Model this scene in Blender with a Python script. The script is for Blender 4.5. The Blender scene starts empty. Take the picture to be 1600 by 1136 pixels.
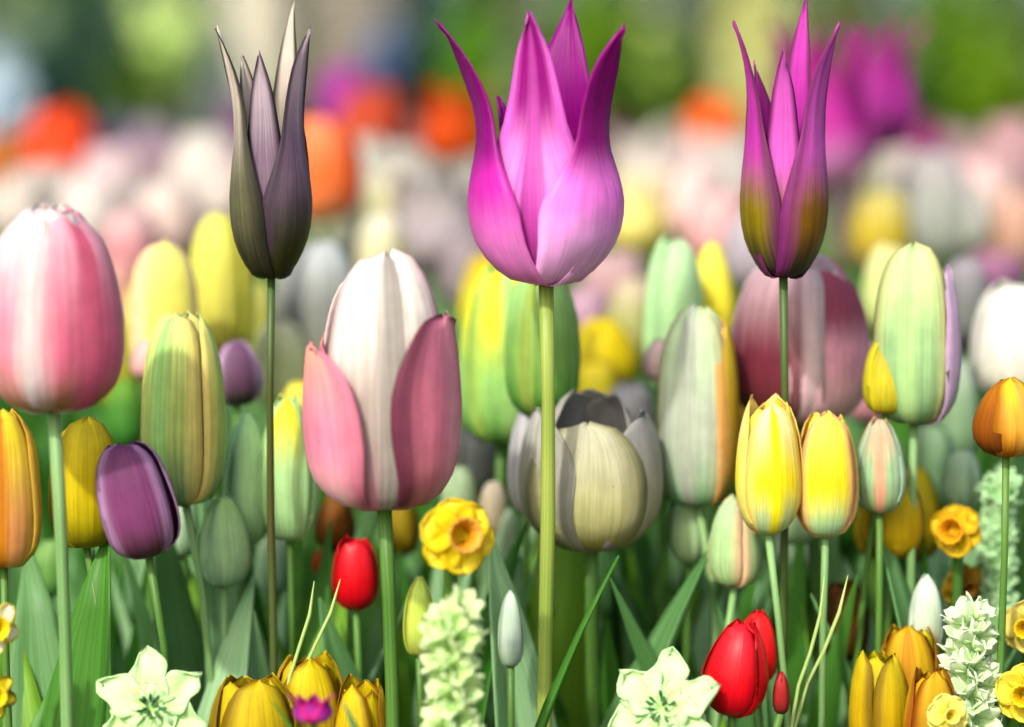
import bpy, bmesh, math, random
import numpy as np
from mathutils import Vector, Matrix

# ------------------------------------------------------------------ camera
S = bpy.context.scene
COL = S.collection
CAM_H, LENS, SENS = 0.45, 85.0, 36.0
FPX = 1600 * LENS / SENS                      # focal length in photo pixels
PITCH = math.atan((568 - 200) / FPX)
cam = bpy.data.cameras.new("camera")
cam_ob = bpy.data.objects.new("camera", cam)
COL.objects.link(cam_ob)
cam.lens, cam.sensor_width, cam.sensor_fit = LENS, SENS, 'HORIZONTAL'
cam.clip_start, cam.clip_end = 0.02, 500
cam_ob.location = (0, 0, CAM_H)
cam_ob.rotation_euler = (math.pi / 2 - PITCH, 0, 0)
cam.dof.use_dof = True
cam.dof.focus_distance = 0.955
cam.dof.aperture_fstop = 2.7
cam.dof.aperture_blades = 0
S.camera = cam_ob

# ------------------------------------------------------------------ light
SUN_EL, SUN_AZ = math.radians(40), math.radians(207)      # azimuth clockwise from +Y: behind the camera, a little left
w = bpy.data.worlds.new("World")
S.world = w
w.use_nodes = True
nt = w.node_tree
sky = nt.nodes.new("ShaderNodeTexSky")
sky.sky_type = 'NISHITA'
sky.sun_disc = False
sky.sun_elevation, sky.sun_rotation = SUN_EL, SUN_AZ
sky.air_density, sky.dust_density, sky.ozone_density = 0.9, 4.5, 0.5
nt.links.new(sky.outputs[0], nt.nodes["Background"].inputs[0])
nt.nodes["Background"].inputs[1].default_value = 0.15
sun = bpy.data.lights.new("sun", 'SUN')
sun.energy, sun.angle, sun.color = 2.2, math.radians(2.5), (1.0, 0.95, 0.86)
sun_ob = bpy.data.objects.new("sun", sun)
COL.objects.link(sun_ob)
d = Vector((math.sin(SUN_AZ) * math.cos(SUN_EL), math.cos(SUN_AZ) * math.cos(SUN_EL), math.sin(SUN_EL)))
sun_ob.rotation_euler = d.to_track_quat('Z', 'Y').to_euler()
S.view_settings.view_transform = 'Standard'
S.view_settings.look = 'None'
S.view_settings.exposure = 0.74
S.view_settings.gamma = 1.0
S.view_settings.use_curve_mapping = False
S.render.engine = 'CYCLES'
S.cycles.use_denoising = True
S.cycles.max_bounces = 8
S.cycles.sample_clamp_indirect = 6

# ------------------------------------------------------------------ helpers
def at(px, py, Y):
    """world point seen at photo pixel (px,py) at world depth Y"""
    x, y = (px - 800) / FPX, (568 - py) / FPX
    dv = Vector((x, math.cos(PITCH) + y * math.sin(PITCH), -math.sin(PITCH) + y * math.cos(PITCH)))
    return Vector((0, 0, CAM_H)) + dv * (Y / dv.y)

def lin(h):
    h = h.lstrip('#')
    o = []
    for i in (0, 2, 4):
        c = int(h[i:i + 2], 16) / 255
        o.append(c / 12.92 if c <= 0.04045 else ((c + 0.055) / 1.055) ** 2.4)
    return (*o, 1.0)

def tag(o, label=None, cat=None, group=None, kind=None):
    if label: o['label'] = label
    if cat: o['category'] = cat
    if group: o['group'] = group
    if kind: o['kind'] = kind
    return o

def empty(name, loc):
    o = bpy.data.objects.new(name, None)
    o.empty_display_size = 0.02
    COL.objects.link(o)
    o.location = loc
    return o

def link(name, mesh, parent=None, loc=None, mat=None, rot=None):
    o = bpy.data.objects.new(name, mesh)
    COL.objects.link(o)
    if parent is not None: o.parent = parent
    if loc is not None: o.location = loc
    if rot is not None: o.rotation_euler = rot
    if mat is not None:
        mesh.materials.clear(); mesh.materials.append(mat)
    return o

def mesh_from(verts, faces, uvs=None, name="mesh", smooth=True):
    me = bpy.data.meshes.new(name)
    me.from_pydata([tuple(v) for v in verts], [], faces)
    if smooth:
        me.polygons.foreach_set("use_smooth", [True] * len(me.polygons))
    if uvs is not None:
        lay = me.uv_layers.new(name="UVMap")
        idx = np.empty(len(me.loops), dtype=np.int32)
        me.loops.foreach_get("vertex_index", idx)
        lay.data.foreach_set("uv", np.asarray(uvs, dtype=np.float32)[idx].ravel())
    me.update()
    return me

def sheet(P, thick):
    """P: (n,m,3) grid -> closed thin solid with uv (u across, v along)"""
    n, m, _ = P.shape
    du = np.gradient(P, axis=1); dv = np.gradient(P, axis=0)
    N = np.cross(du, dv)
    L = np.linalg.norm(N, axis=2, keepdims=True); L[L < 1e-12] = 1
    N = N / L
    A = (P + N * thick / 2).reshape(-1, 3); B = (P - N * thick / 2).reshape(-1, 3)
    V = np.concatenate([A, B])
    k = n * m
    F = []
    for i in range(n - 1):
        for j in range(m - 1):
            a, b, c, e = i * m + j, i * m + j + 1, (i + 1) * m + j + 1, (i + 1) * m + j
            F.append((a, b, c, e)); F.append((k + e, k + c, k + b, k + a))
    def rim(ids):
        for a, b in zip(ids[:-1], ids[1:]):
            F.append((b, a, k + a, k + b))
    rim([j for j in range(m)]); rim([i * m + m - 1 for i in range(n)])
    rim([(n - 1) * m + j for j in range(m - 1, -1, -1)]); rim([i * m for i in range(n - 1, -1, -1)])
    u, v = np.meshgrid(np.linspace(0, 1, m), np.linspace(0, 1, n))
    uv = np.stack([u, v], -1).reshape(-1, 2)
    return V, F, np.concatenate([uv, uv])

def tube(pts, radii, sides=8, name="mesh"):
    pts = [Vector(p) for p in pts]
    V, F, UV = [], [], []
    for i, p in enumerate(pts):
        t = (pts[min(i + 1, len(pts) - 1)] - pts[max(i - 1, 0)]).normalized()
        a = t.orthogonal().normalized() if abs(t.x) > .9 else t.cross(Vector((1, 0, 0))).normalized()
        b = t.cross(a)
        for k in range(sides):
            an = 2 * math.pi * k / sides
            V.append(p + (a * math.cos(an) + b * math.sin(an)) * radii[i]); UV.append((k / sides, i / (len(pts) - 1)))
    for i in range(len(pts) - 1):
        for k in range(sides):
            k2 = (k + 1) % sides
            F.append((i * sides + k, i * sides + k2, (i + 1) * sides + k2, (i + 1) * sides + k))
    F.append(tuple(range(sides - 1, -1, -1))); F.append(tuple((len(pts) - 1) * sides + k for k in range(sides)))
    return mesh_from(V, F, UV, name)

def spline(keys, t):
    ks = [k[0] for k in keys]
    out = []
    for d_ in range(1, len(keys[0])):
        vals = np.array([k[d_] for k in keys], float)
        x = np.array(ks, float)
        m = np.gradient(vals, x)
        i = np.clip(np.searchsorted(x, t, side='right') - 1, 0, len(x) - 2)
        h = x[i + 1] - x[i]; s = (t - x[i]) / h
        out.append((2*s**3-3*s**2+1)*vals[i] + (s**3-2*s**2+s)*h*m[i] + (-2*s**3+3*s**2)*vals[i+1] + (s**3-s**2)*h*m[i+1])
    return out

# ------------------------------------------------------------------ materials
def new_mat(name):
    m = bpy.data.materials.new(name); m.use_nodes = True
    return m, m.node_tree, m.node_tree.nodes["Principled BSDF"]

def nd(t, typ, **kw):
    n = t.nodes.new(typ)
    for k, v in kw.items():
        if k == 'op': n.operation = v
        else: setattr(n, k, v)
    return n

def maprange(t, src, a, b, c=0.0, e=1.0):
    n = t.nodes.new("ShaderNodeMapRange")
    n.inputs[1].default_value, n.inputs[2].default_value, n.inputs[3].default_value, n.inputs[4].default_value = a, b, c, e
    n.interpolation_type = 'SMOOTHSTEP'
    t.links.new(src, n.inputs[0]); return n.outputs[0]

def mixc(t, fac, a, b, mode='MIX'):
    n = t.nodes.new("ShaderNodeMix"); n.data_type = 'RGBA'; n.blend_type = mode
    for sock, v in ((n.inputs[0], fac), (n.inputs[6], a), (n.inputs[7], b)):
        if isinstance(v, (tuple, float, int)): sock.default_value = v
        else: t.links.new(v, sock)
    return n.outputs[2]

def with_translucency(t, bsdf, colour, amount):
    tr = t.nodes.new("ShaderNodeBsdfTranslucent"); mx = t.nodes.new("ShaderNodeMixShader")
    t.links.new(colour, tr.inputs[0]); mx.inputs[0].default_value = amount
    t.links.new(bsdf.outputs[0], mx.inputs[1]); t.links.new(tr.outputs[0], mx.inputs[2])
    t.links.new(mx.outputs[0], t.nodes["Material Output"].inputs[0])

_pm = {}
def petal_mat(base, mid, tip, edge=None, centre=None, trans=0.3, rough=0.6, p1=0.12, p2=0.5, p3=0.92):
    key = (base, mid, tip, edge, centre, trans, rough, p1, p2, p3)
    if key in _pm: return _pm[key]
    m, t, b = new_mat("petal_skin")
    uv = nd(t, "ShaderNodeUVMap"); sp = nd(t, "ShaderNodeSeparateXYZ"); t.links.new(uv.outputs[0], sp.inputs[0])
    oi = nd(t, "ShaderNodeObjectInfo")
    # fine streaks running along the petal
    cx = nd(t, "ShaderNodeCombineXYZ")
    mu = nd(t, "ShaderNodeMath", op='MULTIPLY'); mu.inputs[1].default_value = 26; t.links.new(sp.outputs[0], mu.inputs[0])
    mv = nd(t, "ShaderNodeMath", op='MULTIPLY'); mv.inputs[1].default_value = 1.6; t.links.new(sp.outputs[1], mv.inputs[0])
    mr = nd(t, "ShaderNodeMath", op='MULTIPLY'); mr.inputs[1].default_value = 60; t.links.new(oi.outputs["Random"], mr.inputs[0])
    t.links.new(mu.outputs[0], cx.inputs[0]); t.links.new(mv.outputs[0], cx.inputs[1]); t.links.new(mr.outputs[0], cx.inputs[2])
    no = nd(t, "ShaderNodeTexNoise"); no.inputs["Scale"].default_value = 1.0; no.inputs["Detail"].default_value = 4
    t.links.new(cx.outputs[0], no.inputs["Vector"])
    # wobble the along-petal coordinate with the streaks so colour bands feather
    wob = nd(t, "ShaderNodeMath", op='MULTIPLY_ADD'); wob.inputs[1].default_value = 0.15
    t.links.new(no.outputs[0], wob.inputs[0])
    sub = nd(t, "ShaderNodeMath", op='SUBTRACT'); sub.inputs[1].default_value = 0.075; t.links.new(sp.outputs[1], sub.inputs[0])
    t.links.new(sub.outputs[0], wob.inputs[2])
    rp = nd(t, "ShaderNodeValToRGB"); cr = rp.color_ramp; cr.interpolation = 'EASE'
    cr.elements[0].position, cr.elements[0].color = p1, lin(base)
    cr.elements[1].position, cr.elements[1].color = p3, lin(tip)
    e = cr.elements.new(p2); e.color = lin(mid)
    t.links.new(wob.outputs[0], rp.inputs[0])
    c = rp.outputs[0]
    au = nd(t, "ShaderNodeMath", op='SUBTRACT'); au.inputs[1].default_value = 0.5; t.links.new(sp.outputs[0], au.inputs[0])
    ab = nd(t, "ShaderNodeMath", op='ABSOLUTE'); t.links.new(au.outputs[0], ab.inputs[0])
    aw = nd(t, "ShaderNodeMath", op='MULTIPLY_ADD'); aw.inputs[1].default_value = 0.16
    t.links.new(no.outputs[0], aw.inputs[0])
    s2 = nd(t, "ShaderNodeMath", op='SUBTRACT'); s2.inputs[1].default_value = 0.08; t.links.new(ab.outputs[0], s2.inputs[0])
    t.links.new(s2.outputs[0], aw.inputs[2])
    if edge: c = mixc(t, maprange(t, aw.outputs[0], 0.24, 0.46), c, lin(edge))
    if centre: c = mixc(t, maprange(t, aw.outputs[0], 0.17, 0.03), c, lin(centre))
    mpv = nd(t, "ShaderNodeVectorMath", op='MULTIPLY'); mpv.inputs[1].default_value = (3.4, 2.2, 1.0); t.links.new(cx.outputs[0], mpv.inputs[0])
    nf = nd(t, "ShaderNodeTexNoise"); nf.inputs["Scale"].default_value = 1.0; nf.inputs["Detail"].default_value = 3; t.links.new(mpv.outputs[0], nf.inputs["Vector"])
    tco = nd(t, "ShaderNodeTexCoord"); nb = nd(t, "ShaderNodeTexNoise"); nb.inputs["Scale"].default_value = 130; nb.inputs["Detail"].default_value = 5
    t.links.new(tco.outputs["Object"], nb.inputs["Vector"])
    av = nd(t, "ShaderNodeMath", op='ADD'); t.links.new(no.outputs[0], av.inputs[0]); t.links.new(nf.outputs[0], av.inputs[1])
    av2 = nd(t, "ShaderNodeMath", op='MULTIPLY_ADD'); av2.inputs[1].default_value = .6; t.links.new(nb.outputs[0], av2.inputs[0]); t.links.new(av.outputs[0], av2.inputs[2])
    val = maprange(t, av2.outputs[0], 0.95, 1.65, 0.78, 1.12)
    hs = nd(t, "ShaderNodeHueSaturation"); t.links.new(val, hs.inputs["Value"]); t.links.new(c, hs.inputs["Color"])
    c = hs.outputs[0]
    t.links.new(c, b.inputs["Base Color"])
    b.inputs["Roughness"].default_value = rough
    b.inputs["Specular IOR Level"].default_value = 0.18
    bp = nd(t, "ShaderNodeBump"); bp.inputs["Strength"].default_value = 0.25; bp.inputs["Distance"].default_value = 0.0008
    t.links.new(no.outputs[0], bp.inputs["Height"]); t.links.new(bp.outputs[0], b.inputs["Normal"])
    with_translucency(t, b, c, trans)
    _pm[key] = m
    return m

def leaf_mat(a, bcol, name="leaf_skin", trans=0.42, rough=0.45):
    m, t, b = new_mat(name)
    uv = nd(t, "ShaderNodeUVMap"); mp = nd(t, "ShaderNodeMapping"); mp.inputs["Scale"].default_value = (30, 1.2, 1)
    t.links.new(uv.outputs[0], mp.inputs[0])
    oi = nd(t, "ShaderNodeObjectInfo"); cx = nd(t, "ShaderNodeCombineXYZ")
    mr = nd(t, "ShaderNodeMath", op='MULTIPLY'); mr.inputs[1].default_value = 40; t.links.new(oi.outputs["Random"], mr.inputs[0])
    t.links.new(mr.outputs[0], cx.inputs[2]); t.links.new(cx.outputs[0], mp.inputs["Location"])
    no = nd(t, "ShaderNodeTexNoise"); no.inputs["Scale"].default_value = 1.0; no.inputs["Detail"].default_value = 4
    t.links.new(mp.outputs[0], no.inputs["Vector"])
    ge = nd(t, "ShaderNodeTexCoord"); n2 = nd(t, "ShaderNodeTexNoise"); n2.inputs["Scale"].default_value = 9
    t.links.new(ge.outputs["Object"], n2.inputs["Vector"])
    f = maprange(t, n2.outputs[0], 0.35, 0.65)
    c = mixc(t, f, lin(a), lin(bcol))
    hs = nd(t, "ShaderNodeHueSaturation"); t.links.new(maprange(t, no.outputs[0], 0.25, 0.75, 0.7, 1.25), hs.inputs["Value"])
    t.links.new(c, hs.inputs["Color"]); c = hs.outputs[0]
    t.links.new(c, b.inputs["Base Color"]); b.inputs["Roughness"].default_value = rough
    b.inputs["Specular IOR Level"].default_value = 0.3
    with_translucency(t, b, c, trans)
    return m

LEAF = {'blue': leaf_mat('#74a868', '#5c9050'), 'mid': leaf_mat('#58983a', '#447e26'), 'pale': leaf_mat('#acd8a0', '#90c08a'),
        'dark': leaf_mat('#387820', '#2a5c14'), 'lime': leaf_mat('#7cb034', '#62961e')}
STEM = {'green': leaf_mat('#648c3c', '#4c7830', "stem_skin", .15), 'lime': leaf_mat('#a8b858', '#86a044', "stem_skin", .15),
        'pale': leaf_mat('#8cb474', '#74a060', "stem_skin", .15), 'dark': leaf_mat('#4c4420', '#46602c', "stem_skin", .15)}

# ------------------------------------------------------------------ setting
def grid_plane(name, x0, x1, y0, y1, nx, ny, zf, mat):
    V = [(x0 + (x1 - x0) * i / nx, y0 + (y1 - y0) * j / ny, 0) for j in range(ny + 1) for i in range(nx + 1)]
    V = [(x, y, zf(x, y)) for x, y, _ in V]
    F = [(j * (nx + 1) + i, j * (nx + 1) + i + 1, (j + 1) * (nx + 1) + i + 1, (j + 1) * (nx + 1) + i) for j in range(ny) for i in range(nx)]
    o = link(name, mesh_from(V, F, name=name), None, None, mat)
    return tag(o, kind='structure')

def earth_mat(name, a, b_, scale):
    m, t, b = new_mat(name)
    tc = nd(t, "ShaderNodeTexCoord"); no = nd(t, "ShaderNodeTexNoise"); no.inputs["Scale"].default_value = scale; no.inputs["Detail"].default_value = 8
    t.links.new(tc.outputs["Object"], no.inputs["Vector"])
    c = mixc(t, maprange(t, no.outputs[0], 0.35, 0.65), lin(a), lin(b_)); t.links.new(c, b.inputs["Base Color"])
    b.inputs["Roughness"].default_value = 0.95
    bp = nd(t, "ShaderNodeBump"); bp.inputs["Strength"].default_value = 0.8; bp.inputs["Distance"].default_value = 0.02
    t.links.new(no.outputs[0], bp.inputs["Height"]); t.links.new(bp.outputs[0], b.inputs["Normal"])
    return m
R0 = random.Random(5)
def soil_z(x, y): return 0.012 * math.sin(7.3 * x + 2 * math.sin(5 * y)) * math.sin(6.1 * y + 1) + 0.01
grid_plane('ground', -150, 150, -40, 260, 6, 6, lambda x, y: -0.06, earth_mat('lawn_ground', '#587a28', '#44641c', 6))
grid_plane('flower_bed_soil', -3.2, 3.2, -0.6, 4.6, 60, 50, soil_z, earth_mat('dark_soil', '#3c2c1c', '#261a10', 22))

# ------------------------------------------------------------------ flower geometry
SHAPES = {
 # t, r, z, w      (r and w in half widths of the head, z in head heights)
 'cup':   [(0,.10,.0,.22),(.12,.50,.015,.62),(.28,.88,.16,.95),(.45,1.0,.36,1.08),(.62,.96,.57,1.02),(.78,.84,.76,.86),(.9,.68,.9,.60),(.97,.55,.98,.30),(1,.49,1.0,.06)],
 'egg':   [(0,.10,.0,.22),(.12,.52,.02,.62),(.28,.90,.17,.95),(.45,1.0,.38,1.05),(.62,.90,.58,.98),(.78,.70,.77,.80),(.9,.46,.9,.54),(.97,.30,.98,.27),(1,.22,1.0,.05)],
 'lily':  [(0,.10,.0,.25),(.10,.46,.012,.62),(.24,.88,.14,.98),(.38,1.0,.30,1.06),(.50,.92,.43,.80),(.62,.80,.56,.50),(.74,.75,.70,.36),(.86,.82,.85,.23),(.95,.92,.95,.09),(1,1.0,1.0,.012)],
 'open':  [(0,.08,.0,.18),(.14,.46,.03,.6),(.3,.78,.2,.86),(.48,.92,.42,.98),(.66,.98,.64,.92),(.82,1.0,.83,.72),(.93,1.02,.95,.44),(1,1.04,1.0,.08)],
 'dome':  [(0,.14,.0,.3),(.08,.52,.012,.62),(.2,.84,.10,.92),(.38,1.0,.30,1.06),(.56,.98,.53,1.06),(.72,.88,.73,.98),(.85,.70,.88,.78),(.94,.46,.97,.46),(1,.30,1.0,.08)],
 'bud':   [(0,.20,.0,.3),(.12,.66,.03,.75),(.3,.98,.2,1.05),(.5,1.0,.45,1.1),(.7,.82,.7,.9),(.87,.5,.88,.55),(1,.12,1.0,.06)],
}
def petal_mesh(shape, H, W, az, ln=1.0, fl=0.0, rs=1.0, seed=0, n=13, m=9, thick=None, wid=1.0):
    rnd = random.Random(seed)
    t = np.linspace(0, 1, n)
    r, z, wd = spline(SHAPES[shape], t)
    hw = W / 2
    if ln < .93 and shape != 'lily':                     # a short petal hugs the same body as the tall ones
        tab_t = np.linspace(0, 1, 60); tr, tz, _ = spline(SHAPES[shape], tab_t)
        r = np.interp(z * ln, np.maximum.accumulate(tz), tr)
        wd = spline([(0,.22),(.2,.72),(.45,1.0),(.65,.98),(.8,.8),(.9,.56),(.97,.28),(1,.04)], t)[0]
    r = np.maximum(r, .05) * hw * rs + fl * hw * t ** 3
    z = z * H * ln
    wd = np.maximum(wd, 0.012) * hw * wid * (0.92 + .16 * rnd.random())
    u = np.linspace(-1, 1, m)
    ph, k = rnd.random() * 6.28, 2 + rnd.random() * 2
    P = np.zeros((n, m, 3))
    skew = (rnd.random() - .5) * .12 * hw
    for i in range(n):
        Rr = max(r[i] * .98, wd[i] * .72)
        x = u * wd[i] + skew * t[i] ** 2
        a = x / Rr
        rad = (r[i] - Rr) + Rr * np.cos(a)
        tan = Rr * np.sin(a)
        rad = rad + hw * (.05 * (1 - np.abs(u)) ** 2 * math.sin(math.pi * t[i]) * -1)        # midrib groove
        rad = rad + hw * .06 * np.abs(u) ** 2 * np.sin(k * 3 * t[i] + ph + u * 2) * t[i]       # wavy edge
        zz = z[i] + H * (.012 * np.abs(u) * np.sin(9 * t[i] + ph * 2) + .012 * t[i] ** 6 * np.sin(5 * u + ph))
        P[i, :, 0] = rad; P[i, :, 1] = tan; P[i, :, 2] = zz
    ca, sa = math.cos(az), math.sin(az)
    # petal direction: az measured from the side facing the camera, positive to the right
    ox, oy = P[..., 0].copy(), P[..., 1].copy()
    dx, dy = math.sin(az), -math.cos(az)
    P[..., 0] = ox * dx - oy * dy
    P[..., 1] = ox * dy + oy * dx
    V, F, UV = sheet(P, thick or max(0.0004, hw * .02))
    return mesh_from(V, F, UV, "petal")

def leaf_mesh(length, width, az, bend, seed=0, tilt=0.25, n=10, m=5, twist=0.5):
    rnd = random.Random(seed)
    P = np.zeros((n, m, 3))
    for i in range(n):
        t = i / (n - 1)
        ang = tilt + bend * t ** 1.6
        if i == 0: p = np.zeros(2)
        else: p = p + np.array([math.sin(ang), math.cos(ang)]) * length / (n - 1)
        wv = width / 2 * (0.35 + .65 * math.sin(min(1, t * 1.9) * math.pi / 2)) * max(0.02, 1 - t ** 3.2)
        tw = twist * (t - .2)
        for j in range(m):
            u = j / (m - 1) * 2 - 1
            lat = u * wv; dep = .42 * wv * (u * u) + .1 * wv * math.sin(6 * t + 3 * u + seed)
            nx, nz = math.cos(ang), -math.sin(ang)
            lx = lat * math.cos(tw); ld = dep + lat * math.sin(tw)
            P[i, j] = (p[0] - nx * ld, lx, p[1] - nz * ld)
    dx, dy = math.sin(az), -math.cos(az)
    x, y = P[..., 0].copy(), P[..., 1].copy()
    P[..., 0] = x * dx - y * dy; P[..., 1] = x * dy + y * dx
    V, F, UV = sheet(P, 0.0009)
    return mesh_from(V, F, UV, "leaf")

_seed = [100]
def nseed():
    _seed[0] += 1; return _seed[0]

BACK, MIDR, FRONT, LOW = ('tulips in the blurred back rows', 'tulips in the middle of the bed', 'tall tulips at the front of the bed', 'low flowers along the front edge of the bed')

def stem_and_leaves(root, foot, top, rad, stem, leaves, lk, leaf_h, seed, lw=.042, back=False):
    rnd = random.Random(seed)
    a, b = Vector((0, 0, 0)), top - foot
    side = Vector(((rnd.random() - .5) * .02, (rnd.random() - .5) * .02, 0)); s_b = Vector(((rnd.random() - .5) * .008, 0, 0))
    if abs(a.x - b.x) < .0045 and rad > .0015: side, s_b = side * .25, s_b * .25
    pts = []
    for i in range(9):
        t = i / 8
        pts.append(a.lerp(b, t) + side * math.sin(math.pi * t) + s_b * math.sin(3 * math.pi * t))
    link('stem', tube(pts, [rad * (1.15 - .3 * i / 8 + (.12 if i == 8 else 0) + .05 * math.sin(2.3 * i + seed)) for i in range(9)], 9, 'stem'), root, None, STEM[stem])
    a0 = rnd.random() * 6.28
    for k in range(leaves):
        az = (math.pi + (k - (leaves - 1) / 2) * 1.1 + (rnd.random() - .5) * .9) if back else a0 + k * 2.4 + (rnd.random() - .5) * .6
        L = leaf_h * (0.85 + .3 * rnd.random())
        kind = lk if isinstance(lk, str) else rnd.choice(lk)
        link('leaf', leaf_mesh(L, lw * (.8 + .5 * rnd.random()), az, (.05 + .35 * rnd.random()) if back else .25 + .5 * rnd.random(), rnd.randint(0, 999), .03 + .12 * rnd.random(), twist=rnd.random() - .5), root, (0, 0, 0), LEAF[kind])

def tulip(label, shape, cx, yt, yb, wpx, Y, mats, rot=0.0, group=MIDR, petals=None, lean=0.0, lean_f=0.0, stem='green', leaves=2,
          lk=('mid', 'blue', 'dark', 'pale', 'lime'), leaf_h=None, foot_dx=None, name='tulip', cat='tulip', n=13, m=9, wid=1.0):
    """cx,yt,yb,wpx: head centre, top, bottom and width in photo pixels; Y: depth in metres"""
    s = nseed(); rnd = random.Random(s)
    base = at(cx, yb, Y)
    H, W = (yb - yt) * Y / FPX, wpx * Y / FPX
    base = base - Vector((math.sin(lean) * H * .5, 0, 0))
    fx = base.x + (foot_dx if foot_dx is not None else (rnd.random() - .5) * .016)
    fy = base.y + (rnd.random() - .2) * .04
    foot = Vector((fx, fy, 0.0))
    root = empty(name, foot); tag(root, label, cat, group)
    own = petals is not None
    if own and shape != 'lily': petals = [(a_, l_, f_, r_ * (.93 if r_ < .96 else 1.0), i_) for a_, l_, f_, r_, i_ in petals]
    if petals is None:
        petals = [(rot + k * 120, 1.0, 0, 1.0, 0) for k in range(3)] + [(rot + 60 + k * 120, .97, 0, .86, 1) for k in range(3)]
    M = Matrix.Rotation(lean, 4, 'Y') @ Matrix.Rotation(-lean_f, 4, 'X')
    for (az, ln, fl, rs, mi) in petals:
        fl = fl + (0 if own else rnd.uniform(-.06, .10))
        me = petal_mesh(shape, H, W, math.radians(az + (rnd.uniform(-3, 3) if own else rnd.uniform(-8, 8))), ln * rnd.uniform(.975 if own else .955, 1.02), fl, rs * rnd.uniform(.97, 1.02), rnd.randint(0, 9999), n, m, wid=wid)
        me.transform(M)
        link('petal', me, root, base - foot, mats[min(mi, len(mats) - 1)])
    rad = max(.0016, min(.0032, W * .052))
    tip = base + M.to_3x3() @ Vector((0, 0, H * .015))
    lh = leaf_h if leaf_h else (min(.275, base.z * .9) if Y < 1.12 else min(.33, max(.12, base.z * .85)))
    stem_and_leaves(root, foot, tip, rad, stem, leaves, lk, lh, s, lw=.03 if W < .03 else .05, back=Y < 1.12)
    return root

P = petal_mat
# ------------------------------------------------------------------ the tall purple lily-flowered tulip in focus
pv = P('#ffc4fc', '#ff8cf0', '#98107f', None, None, .35, .4, .22, .44, .64)
pv_dark = P('#ff98ec', '#c828ac', '#860678', None, None, .3, .4, .14, .46, .62)
pv_pale = P('#ffccfc', '#f890e4', '#9c1484', '#e870d8', '#c048ac', .35, .4, .22, .5, .74)
tulip('tall magenta lily tulip with pointed flared petals, in sharp focus', 'lily', 853, 22, 440, 242, .955, [pv, pv_dark, pv_pale],
      petals=[(-76, .93, .38, 1.0, 1), (58, .93, .16, 1.0, 0), (158, 1.05, .05, .95, 1), (-12, 1.0, -.05, .93, 2), (104, .70, -.1, .9, 0), (-130, .70, -.1, .88, 1)],
      group=FRONT, stem='lime', foot_dx=.0, leaves=3, n=21, m=13)
# two ghost silhouettes built as solid lily tulips, their darkened see-through tones painted in
dk = P('#20220f', '#5c5c42', '#c8bcb0', '#2c2c1e', None, .2, .5, .10, .40, .84)
dk_v = P('#303412', '#705c70', '#b0a0ac', '#403240', None, .2, .5, .2, .58, .88)
LP = [(-70, .95, .30, 1.0, 0), (56, .93, .34, 1.0, 1), (150, 1.05, .1, .98, 0), (-10, .84, -.1, .93, 1), (105, .80, 0, .9, 1), (-130, .82, 0, .9, 0)]
tulip('narrow charcoal and olive ghost silhouette built as a solid lily tulip with thin pale tips', 'lily', 424, 20, 432, 128, .97, [dk, dk_v], petals=LP, group=FRONT, stem='dark', leaves=2, foot_dx=.002, n=21, m=11, wid=1.06)
dm = P('#34342e', '#86760c', '#c038ac', '#6c2c58', None, .3, .5, .10, .34, .60)  # upper magenta painted in for the bloom showing through the silhouette
dm2 = P('#30302a', '#845c10', '#cc58bc', '#802c70', None, .3, .5, .12, .34, .60)
tulip('narrow two tone ghost silhouette built as a solid lily tulip, dark olive below and magenta above', 'lily', 1224, 20, 432, 136, .97, [dm, dm2], petals=LP, group=FRONT, stem='dark', leaves=2, foot_dx=.002, n=21, m=11, wid=1.06)

# ------------------------------------------------------------------ big front tulips
pk = P('#b8906c', '#e890a8', '#f0d8d8', '#d8d2ce', None, .3, .5, .06, .45, .95)
pk2 = P('#a8804c', '#d86c8a', '#f0b0c0', '#d4c8c8', '#dc6888', .3, .5, .06, .4, .95)
tulip('large pink and silver striped tulip cut by the left edge', 'dome', 84, 318, 640, 214, .90, [pk, pk2], group=FRONT, stem='pale', n=19, m=13, leaves=2, foot_dx=-.004,
      petals=[(-64, .97, 0, 1.02, 0), (50, .97, 0, 1.02, 1), (170, 1.0, 0, .98, 0), (-8, 1.0, -.04, .95, 0), (110, .99, 0, .95, 1), (-125, .99, 0, .95, 0)])
hp_c = P('#d890a4', '#b8a8a0', '#f4eee4', '#e8d4d0', '#a8a29a', .3, .5, .1, .42, .85)
hp_p = P('#f8ccd0', '#ec90ac', '#f4b0a0', '#d88098', None, .3, .5, .12, .5, .95)
hp_r = P('#d88888', '#e0809a', '#c87890', '#6c3448', '#f0a0b4', .3, .5, .06, .5, .95)
tulip('large pink tulip with one tall silvery white petal', 'dome', 600, 384, 792, 242, .925, [hp_c, hp_p, hp_r], group=FRONT, stem='green', n=19, m=13, foot_dx=.003,
      petals=[(-62, .64, .02, 1.03, 1), (70, .76, .02, 1.03, 2), (195, .9, 0, .92, 0), (12, 1.0, .06, .93, 0), (125, .8, 0, .88, 2), (-112, .66, .04, .92, 1)])
wo = P('#a89420', '#bcbc80', '#c4c4a8', '#94946c', None, .3, .6, .05, .36, .9)
wo2 = P('#98944c', '#a8a690', '#9c9c9c', '#8c8c88', None, .25, .6, .05, .4, .95)
wo3 = P('#848450', '#a4a48c', '#c0c0b8', '#a8a898', None, .3)
tulip('broad cream tulip with grey backs below the magenta tulip', 'cup', 925, 606, 854, 226, 1.0, [wo, wo2, wo3], group=FRONT, n=17, m=11,
      petals=[(-8, .82, .0, 1.02, 0), (66, .9, .06, 1.02, 1), (-70, .90, .1, 1.02, 2), (175, 1.0, -.12, .92, 1), (120, .98, -.1, .92, 1), (-125, .98, -.1, .92, 2)], leaves=3)
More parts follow.
